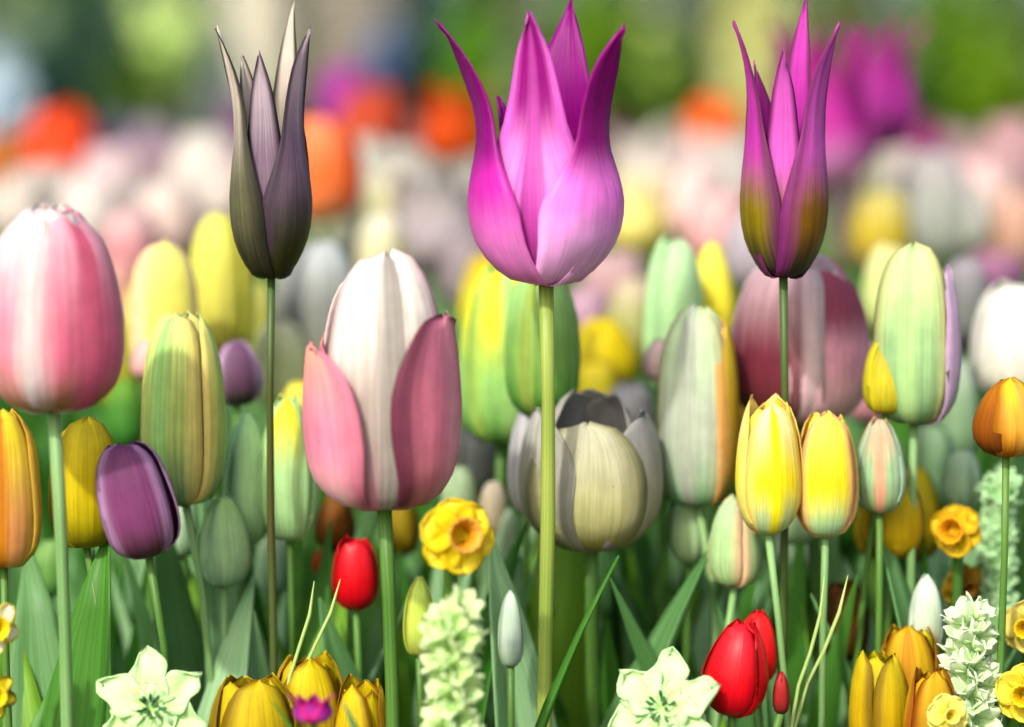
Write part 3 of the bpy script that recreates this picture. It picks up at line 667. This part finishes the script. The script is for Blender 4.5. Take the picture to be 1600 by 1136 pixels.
def daffodil(label, cx, cy, dpx, Y, pmat, cmat, yaw=0., pitch=.2, npet=6, corona=.34, cor_len=.3, ragged=.03, stem='green', group=LOW, name='daffodil', cat='daffodil', stamens=None, layers=2, wide=.62, roll=0.2, point=3.4, double=False):
    s = nseed(); rnd = random.Random(s)
    c = at(cx, cy, Y); R = dpx * Y / FPX / 2
    foot = Vector((c.x + rnd.uniform(-.02, .02), c.y + .03, 0))
    root = empty(name, foot); tag(root, label, cat, group)
    M = face_matrix(yaw, pitch, roll)
    for k in range(npet):
        inner = k % 2 if layers == 2 else 0
        V, F, UV = disc_petal(R * rnd.uniform(.94, 1.05), R * wide * 2 * rnd.uniform(.9, 1.05), s * 7 + k, rnd.uniform(.05, .2), ragged, point=point, n=13, m=9)
        me = mesh_from(V, F, UV, 'petal')
        me.transform(M @ Matrix.Translation((0, 0, .0014 * inner)) @ Matrix.Rotation(2 * math.pi * k / npet + rnd.uniform(-.05, .05), 4, 'Z'))
        link('petal', me, root, c - foot, pmat)
    for k in range(npet if double else 0):
        V, F, UV = disc_petal(R * rnd.uniform(.58, .72), R * wide * 1.5, s * 11 + k, rnd.uniform(.35, .6), ragged * 1.3, 13, 9, point)
        me = mesh_from(V, F, UV, 'petal')
        me.transform(M @ Matrix.Translation((0, 0, .002)) @ Matrix.Rotation(2 * math.pi * (k + .5) / npet + rnd.uniform(-.12, .12), 4, 'Z'))
        link('petal', me, root, c - foot, pmat)
    if cmat:
        n, m = 9, 40
        Pp = np.zeros((n, m, 3))
        for i in range(n):
            t = i / (n - 1)
            for j in range(m):
                a = 2 * math.pi * j / (m - 1)
                rr = R * corona * (.55 + .35 * t + .18 * t ** 4) * (1 + .07 * t ** 2 * math.sin(12 * a))
                Pp[i, j] = (rr * math.cos(a), rr * math.sin(a), R * cor_len * 2 * t + .002)
        V, F, UV = sheet(Pp, .0006)
        me = mesh_from(V, F, UV, 'corona'); me.transform(M)
        link('corona', me, root, c - foot, cmat)
    for k in range(stamens[0] if stamens else 0):
        a = 2 * math.pi * k / stamens[0] + rnd.random() * .5; rr = R * (.08 + .2 * rnd.random())
        me = tube([(0, 0, .001), (rr * .6 * math.cos(a), rr * .6 * math.sin(a), R * .16), (rr * math.cos(a), rr * math.sin(a), R * .24), (rr * 1.12 * math.cos(a), rr * 1.12 * math.sin(a), R * .3)],
                  [R * .012, R * .012, R * .035, R * .02], 6, 'stamen')
        me.transform(M); link('stamen', me, root, c - foot, stamens[1])
    # neck bends back from the flower and down to the soil
    back = (M.to_3x3() @ Vector((0, 0, -1))).normalized()
    p0, p1 = c - foot, c - foot + back * R * .5
    pts = [p0, p0.lerp(p1, .6), p1 + Vector((0, .004, -.008))]
    for i in range(1, 8):
        pts.append(pts[2].lerp(Vector((0, 0, 0)), i / 7))
    link('stem', tube(pts, [.0026] * 2 + [.0024] * 8, 8, 'stem'), root, None, STEM[stem])
    for k in range(3):
        link('leaf', leaf_mesh(c.z * rnd.uniform(.7, 1.0), .016, rnd.random() * 6.28, rnd.uniform(.1, .5), s + k, rnd.uniform(.05, .2), twist=rnd.uniform(-1, 1)), root, (0, 0, 0), LEAF[rnd.choice(('mid', 'blue', 'lime'))])
    return root

yel = P('#e8c408', '#f4d810', '#fce840', '#e8cc10', None, .3)
ora = P('#c87808', '#d88c20', '#e09030', None, None, .25)
yel2 = P('#d8a808', '#e0bc08', '#e8cc20', '#c8a010', None, .3)
daffodil('yellow daffodil with an orange cup below the large silvery pink tulip', 714, 836, 122, .895, yel, P('#c08808', '#e0a020', '#e8b048', None, None, .3), yaw=.35, pitch=.15, corona=.42)
daffodil('right hand yellow daffodil with an orange cup', 1494, 828, 84, 1.0, yel2, P('#b87008', '#e0a008', '#e8a818', None, None, .25), yaw=-.5, pitch=.1, corona=.46)
daffodil('dark gold daffodil below the right hand yellow daffodil', 1502, 912, 70, 1.02, P('#6c4004', '#886004', '#98780c', None, None, .2), P('#50300a', '#6c4404', '#7c5008', None, None, .2), yaw=.3, pitch=-.2)
mint = P('#bcec88', '#d0f4a8', '#d8f6b8', '#c4ecac', None, .25)
dst = leaf_mat('#3c6838', '#4c7848', "stamen_skin", .1)
daffodil('white star shaped flower with dark stamens at bottom left', 236, 1108, 182, .915, mint, None, yaw=.1, pitch=.3, ragged=.2, stamens=(14, dst), name='star_flower', cat='flower', group=LOW, wide=.42, roll=0.05, point=1.9, double=True)
daffodil('white star shaped flower with dark stamens beside the red buds', 1036, 1108, 182, .915, mint, None, yaw=-.3, pitch=.42, ragged=.24, stamens=(11, dst), name='star_flower', cat='flower', group=LOW, wide=.45, roll=-.08, point=1.9, double=True)
daffodil('cream and yellow daffodil cut by the lower left edge', -14, 980, 92, .90, P('#f0d020', '#f4f0c0', '#f8f8e0', '#e0d050', None, .3), P('#e8c808', '#f0d818', '#f0e020', None, None, .3), yaw=.5, pitch=.1, corona=.4, wide=.4)
daffodil('deep yellow daffodil cut by the bottom left corner', -12, 1086, 80, .90, P('#8c7c08', '#e0c818', '#f0dc30', '#6c6008', None, .3), P('#e8c808', '#f0d818', '#f0e020', None, None, .3), yaw=.4, pitch=.1, corona=.4, wide=.4)
daffodil('pale yellow daffodil at the lower right edge', 1606, 980, 84, .96, P('#c8b838', '#d8cc60', '#dcd070', None, None, .3), yel2, yaw=-.4, pitch=.1)
daffodil('yellow daffodil in the bottom right corner', 1604, 1084, 96, .94, P('#c8b010', '#e0cc30', '#e8d848', None, None, .3), yel2, yaw=-.4, pitch=.1)
daffodil('lemon daffodil at the foot of the right white flower spike', 1478, 1118, 70, .92, P('#e0d040', '#ece468', '#f0ec80', None, None, .3), P('#e8d040', '#f0e060', '#f4e870', None, None, .3), yaw=.2, pitch=.2)

def spike(label, cx, yt, yb, wpx, Y, pm, group):
    s = nseed(); rnd = random.Random(s)
    top, bot = at(cx, yt, Y), at(cx, yb, Y); R = wpx * Y / FPX / 2
    foot = Vector((bot.x, bot.y, 0)); root = empty('flower_spike', foot); tag(root, label, 'flower spike', group)
    protos = []
    for q in range(4):
        V, F, UVs, off = [], [], [], 0
        for k in range(6):
            v, f, uv = disc_petal(.0125, .0078, s * 5 + q * 9 + k, -.25, .12, 8, 5, 2.4)
            Mk = np.array((Matrix.Rotation(k * math.pi / 3, 4, 'Z') @ Matrix.Rotation(.75 + .1 * (q % 2), 4, 'X')).to_3x3())
            V.append(v @ Mk.T); F += [tuple(i + off for i in ff) for ff in f]; UVs.append(uv); off += len(v)
        me = mesh_from(np.concatenate(V), F, np.concatenate(UVs), 'floret'); me.materials.append(pm); protos.append(me)
    N = 40; Hh = top.z - bot.z
    for k in range(N):
        t = (k + .5) / N; a = k * 2.39996
        rr = (R - .0095) * math.sqrt(max(.05, 1 - (t * 1.0) ** 3)) * rnd.uniform(.8, 1.05)
        p = Vector((math.cos(a) * rr, math.sin(a) * rr, bot.z + Hh * t))
        o = link('floret', protos[k % 4], root, p)
        dirv = Vector((math.cos(a), math.sin(a), .2 + .9 * t)); o.rotation_euler = dirv.to_track_quat('Z', 'Y').to_euler()
        sc = rnd.uniform(.75, 1.1); o.scale = (sc, sc, sc)
    link('stem', tube([(0, 0, 0), (0.002, 0, bot.z * .6), (0, 0, bot.z), (0, 0, top.z - .006)], [.0045, .0042, .004, .002], 9, 'stem'), root, None, STEM['pale'])
    for k in range(4):
        link('leaf', leaf_mesh(bot.z * rnd.uniform(.75, 1.0), .02, rnd.random() * 6.28, .3, s + k, .2), root, (0, 0, 0), LEAF['mid'])
wsp = P('#c4f880', '#e0ffb0', '#ecffc8', None, None, .4)
spike('mint white flower spike below the yellow daffodil', 708, 966, 1190, 80, .875, wsp, 'white flower spikes along the front edge')
spike('mint white flower spike between daffodils at lower right', 1516, 966, 1190, 80, .95, P('#ccf0b0', '#e4fcc8', '#ecfcdc', None, None, .4), 'white flower spikes along the front edge')
spike('slim pale flower spike behind the mint bud', 1556, 766, 960, 36, 1.03, P('#a0cc94', '#bce8ac', '#ccf4bc', None, None, .35), 'white flower spikes along the front edge')

# thin pale grass stalks
def grass_tuft(label, pix, Y, col):
    pts = [at(x, y, Y) for x, y in pix]; foot = Vector((pts[-1].x, pts[-1].y, 0)); root = empty('grass_tuft', foot); tag(root, label, 'grass', None)
    for dx in (0, .004):
        pp = [foot + Vector((dx, 0, 0))] + [p + Vector((dx * (i + 1) * .5, dx, 0)) for i, p in enumerate(reversed(pts))]
        pp = [p - foot for p in pp]
        link('blade', tube(pp, [.0008] * (len(pp) - 1) + [.0002], 5, 'blade'), root, None, col)
gs = leaf_mat('#c8dc90', '#a8c870', "grass_skin", .2)
grass_tuft('thin pale grass stalks rising above the olive gold tulips', [(491, 908), (484, 960), (468, 1010), (452, 1060), (440, 1140)], .94, gs)
grass_tuft('thin pale grass stalks left of the dark brown tulip', [(1288, 902), (1282, 960), (1266, 1020), (1248, 1070), (1236, 1140)], .95, gs)

# ------------------------------------------------------------------ bed foliage filling the gaps (nobody could count it)
def foliage(name, n, y0, y1, mats, seed, hmin, hmax, lw, topy):
    rnd = random.Random(seed); V, F, UV, MI, off = [], [], [], [], 0
    for q in range(n):
        Y = y0 + (y1 - y0) * rnd.random() ** 1.3
        X = rnd.uniform(-1, 1) * (Y * .235 + .06)
        L = rnd.uniform(hmin, hmax)
        zmax = CAM_H - (topy - 200) * Y / FPX
        L = min(L, zmax * 1.05)
        if L < .05: continue
        m = rnd.randrange(len(mats)); az = rnd.random() * 6.28; tilt = rnd.uniform(.0, .16); bend = rnd.uniform(.0, .4)
        wd = lw * rnd.uniform(.5, 1.2); tw = rnd.uniform(-1, 1); p = np.array([0., 0.]); nn = 6
        dx, dy = math.sin(az), -math.cos(az)
        for i in range(nn):
            t = i / (nn - 1); ang = tilt + bend * t ** 1.6
            if i: p = p + np.array([math.sin(ang), math.cos(ang)]) * L / (nn - 1)
            wv = wd / 2 * (.4 + .6 * math.sin(min(1, t * 2) * 1.57)) * max(.03, 1 - t ** 3)
            for u in (-1, 0, 1):
                lat = u * wv; d2 = (.35 * wv * u * u)
                x = p[0] - math.cos(ang) * d2; z = p[1] + math.sin(ang) * d2
                lx = lat * math.cos(tw * t); x += lat * math.sin(tw * t)
                V.append((X + x * dx - lx * dy, Y + x * dy + lx * dx, max(.0, z))); UV.append(((u + 1) / 2, t))
        for i in range(nn - 1):
            for j in range(2):
                a = off + i * 3 + j
                F.append((a, a + 1, a + 4, a + 3)); MI.append(m)
        off += nn * 3
    me = mesh_from(V, F, UV, name)
    for mm in mats: me.materials.append(mm)
    me.polygons.foreach_set("material_index", MI)
    o = link(name, me); tag(o, 'dense strap leaves filling the flower bed', 'foliage', None, 'stuff'); return o
foliage('bed_foliage', 1300, 1.03, 1.5, [LEAF['dark'], LEAF['mid'], LEAF['blue'], LEAF['lime'], LEAF['mid'], LEAF['pale'], LEAF['pale']], 3, .14, .30, .028, 850)
o_ = foliage('far_bed_foliage', 2600, 1.3, 4.4, [LEAF['dark'], LEAF['mid'], LEAF['blue'], LEAF['mid']], 4, .18, .36, .034, 330)
o_['label'] = 'blurred strap leaves under the back rows of tulips'

# ------------------------------------------------------------------ shrubs, hedge and trees behind the bed
def bush_mat(a, b_):
    m, t, b = new_mat("shrub_leaves")
    tc = nd(t, "ShaderNodeTexCoord"); no = nd(t, "ShaderNodeTexNoise"); no.inputs["Scale"].default_value = 7; no.inputs["Detail"].default_value = 3
    t.links.new(tc.outputs["Object"], no.inputs["Vector"])
    c = mixc(t, maprange(t, no.outputs[0], .35, .65), lin(a), lin(b_)); t.links.new(c, b.inputs["Base Color"])
    b.inputs["Roughness"].default_value = .6; b.inputs["Specular IOR Level"].default_value = .2
    with_translucency(t, b, c, .25); return m

def leaf_cloud(n, rx, ry, rz, size, seed, z0=0.0):
    g = np.random.default_rng(seed)
    cl = g.normal(size=(14, 3)); cl /= np.linalg.norm(cl, axis=1, keepdims=True); cl *= g.uniform(.35, .8, (14, 1))
    ctr = cl[g.integers(0, 14, n)] + g.normal(size=(n, 3)) * .22
    ln_ = np.linalg.norm(ctr, axis=1, keepdims=True); ctr = np.where(ln_ > 1.05, ctr / ln_ * 1.05, ctr)
    ctr = ctr * np.array([rx, ry, rz]) + np.array([0, 0, z0 + rz])
    ctr[:, 2] = np.maximum(ctr[:, 2], .02)
    a = g.normal(size=(n, 3)); a /= np.linalg.norm(a, axis=1, keepdims=True)
    b = np.cross(a, g.normal(size=(n, 3))); b /= np.linalg.norm(b, axis=1, keepdims=True)
    c_ = np.cross(a, b) * .12
    s = size * g.uniform(.6, 1.3, (n, 1))
    V = np.stack([ctr - a * s, ctr + b * s * .45 + c_ * s, ctr + a * s, ctr - b * s * .45 + c_ * s], 1).reshape(-1, 3)
    F = [(4 * i, 4 * i + 1, 4 * i + 2, 4 * i + 3) for i in range(n)]
    return mesh_from(V, F, None, 'foliage', False)
bark = earth_mat('grey_bark', '#7c766a', '#625c50', 14)
bark2 = earth_mat('pale_bark', '#c4bfae', '#a8a492', 14)
def shrub(label, px, ytop, wpx, Y, a, b_, seed, n=900, leafsize=.045):
    c = at(px, ytop, Y); foot = Vector((c.x, Y, -.06)); W = wpx * Y / FPX / 2; H = c.z + .06
    root = empty('shrub', foot); tag(root, label, 'shrub', 'shrubs behind the flower bed')
    link('foliage', leaf_cloud(n, W, min(W, .5), H / 2, leafsize, seed), root, None, bush_mat(a, b_))
    pts = [(0, 0, 0), (.01, 0, H * .3), (.02, .01, H * .6)]
    link('trunk', tube(pts, [.025, .02, .01], 7, 'trunk'), root, None, bark)
    return root
sh = [
 ('grey green shrub at the far left', 10, -40, 150, 5.6, '#84987c', '#6c8468'),
 ('pale blue grey shrub low at the left edge', 2, 70, 84, 4.9, '#d0e4f0', '#b8d0e0'),
 ('dark teal green shrub beside the pale blue one', 58, 60, 74, 5.1, '#1c4840', '#285048'),
 ('deep green shrub in the upper left', 110, -60, 150, 5.8, '#3c6420', '#2c5018'),
 ('sage green shrub above the orange tulip', 150, -60, 110, 5.2, '#4c6c54', '#3c5c48'),
 ('mossy shrub left of the pale lime one', 202, 60, 74, 5.0, '#4c6c10', '#345008'),
 ('pale lime shrub in the upper left', 262, -60, 150, 5.6, '#e4f4b0', '#c8e484'),
 ('nearly black green shrub above the white tulips at left', 300, 84, 72, 4.8, '#1c2c14', '#182410'),
 ('dark green shrub between pale lime and charcoal tulip', 328, 110, 60, 4.9, '#2c4430', '#3c5840'),
 ('grey green low shrub beside the charcoal tulip', 352, 84, 60, 4.7, '#7c8c80', '#8c9c94'),
 ('fresh green shrub behind the violet tulip', 468, 92, 70, 4.8, '#4c7c28', '#40681c'),
 ('slate blue flowering shrub left of centre', 604, 62, 84, 4.7, '#6888bc', '#7890c0'),
 ('deep teal shrub right of the slate blue one', 668, -40, 90, 5.5, '#285048', '#3c5c54'),
 ('black green shrub left of the magenta lily tulip', 648, 66, 46, 4.6, '#10301c', '#1c3820'),
 ('olive green shrub left of the magenta lily tulip', 745, 30, 110, 5.2, '#66a008', '#4c8004'),
 ('dark khaki shrub top centre', 770, -60, 110, 5.9, '#44542c', '#384c24'),
 ('grey green shrub top centre', 822, -60, 50, 5.0, '#8c9c74', '#788c60'),
 ('dark olive shrub right of the magenta lily tulip', 918, -60, 130, 5.6, '#6c9808', '#548004'),
 ('pale yellow green shrub right of the magenta lily tulip', 1010, -60, 140, 5.9, '#ecfc84', '#d4ec68'),
 ('green shrub under the pale yellow green one', 1020, 70, 90, 5.0, '#7c9c3c', '#688c2c'),
 ('forest green shrub right of the pale yellow green one', 1086, 50, 84, 5.1, '#345404', '#244000'),
 ('deep green low shrub beside the pale yellow green one', 972, 90, 60, 4.8, '#385c08', '#284800'),
 ('khaki shrub behind the two tone lily tulip', 1170, -60, 170, 5.9, '#e4e4a8', '#ccd088'),
 ('olive grey shrub right of the two tone lily tulip', 1310, -60, 160, 5.8, '#6c7840', '#606c34'),
 ('sage shrub right of the blurred magenta tulips', 1410, 50, 70, 5.1, '#68844c', '#587840'),
 ('deep green shrub in the upper right', 1455, 60, 86, 4.9, '#305c00', '#244800'),
 ('bright olive shrub in the upper right', 1490, -60, 160, 5.7, '#78a408', '#608c04'),
 ('moss green shrub at the far right', 1580, -60, 130, 5.4, '#648808', '#587c08'),
]
for i, (lb, px, yt_, wp, Y, a, b_) in enumerate(sh):
    shrub(lb, px, yt_, wp * 1.12, Y, a, b_, 40 + i)
# a tall clipped hedge closes the view
hx = empty('hedge', (0, 7.4, -.06)); tag(hx, 'long olive green hedge closing the view behind the shrubs', 'hedge')
g = np.random.default_rng(9); n = 16000
ctr = np.stack([g.uniform(-4.5, 4.5, n), g.uniform(-.35, .35, n), g.uniform(0, 2.2, n)], 1)
ctr[:, 1] += .12 * np.sin(ctr[:, 0] * 5) * np.sin(ctr[:, 2] * 4)
a = g.normal(size=(n, 3)); a /= np.linalg.norm(a, axis=1, keepdims=True)
b = np.cross(a, g.normal(size=(n, 3))); b /= np.linalg.norm(b, axis=1, keepdims=True)
V = np.stack([ctr - a * .06, ctr + b * .03, ctr + a * .06, ctr - b * .03], 1).reshape(-1, 3)
link('foliage', mesh_from(V, [(4 * i, 4 * i + 1, 4 * i + 2, 4 * i + 3) for i in range(n)], None, 'foliage', False), hx, None, bush_mat('#5c7838', '#486428'))
def tree(label, px, wpx, Y, mt_, seed, crown):
    c = at(px, 200, Y); foot = Vector((c.x, Y, -.06)); r = wpx * Y / FPX / 2
    root = empty('tree', foot); tag(root, label, 'tree', 'trees behind the flower bed')
    link('trunk', tube([(0, 0, 0), (0, 0, .15), (.02, 0, .8), (-.03, 0, 1.6), (.02, 0, 2.6)], [r * 1.25, r * 1.05, r, r * .9, r * .6], 16, 'trunk'), root, None, mt_)
    link('crown', leaf_cloud(2500, 1.1, 1.0, .8, .07, seed, 2.1), root, None, bush_mat(*crown))
tree('thick grey brown tree trunk left of centre', 558, 165, 6.3, bark, 77, ('#4c6c28', '#385818'))
tree('pale barked tree trunk behind the charcoal lily tulip', 400, 100, 6.5, bark2, 78, ('#6c8c40', '#587830'))
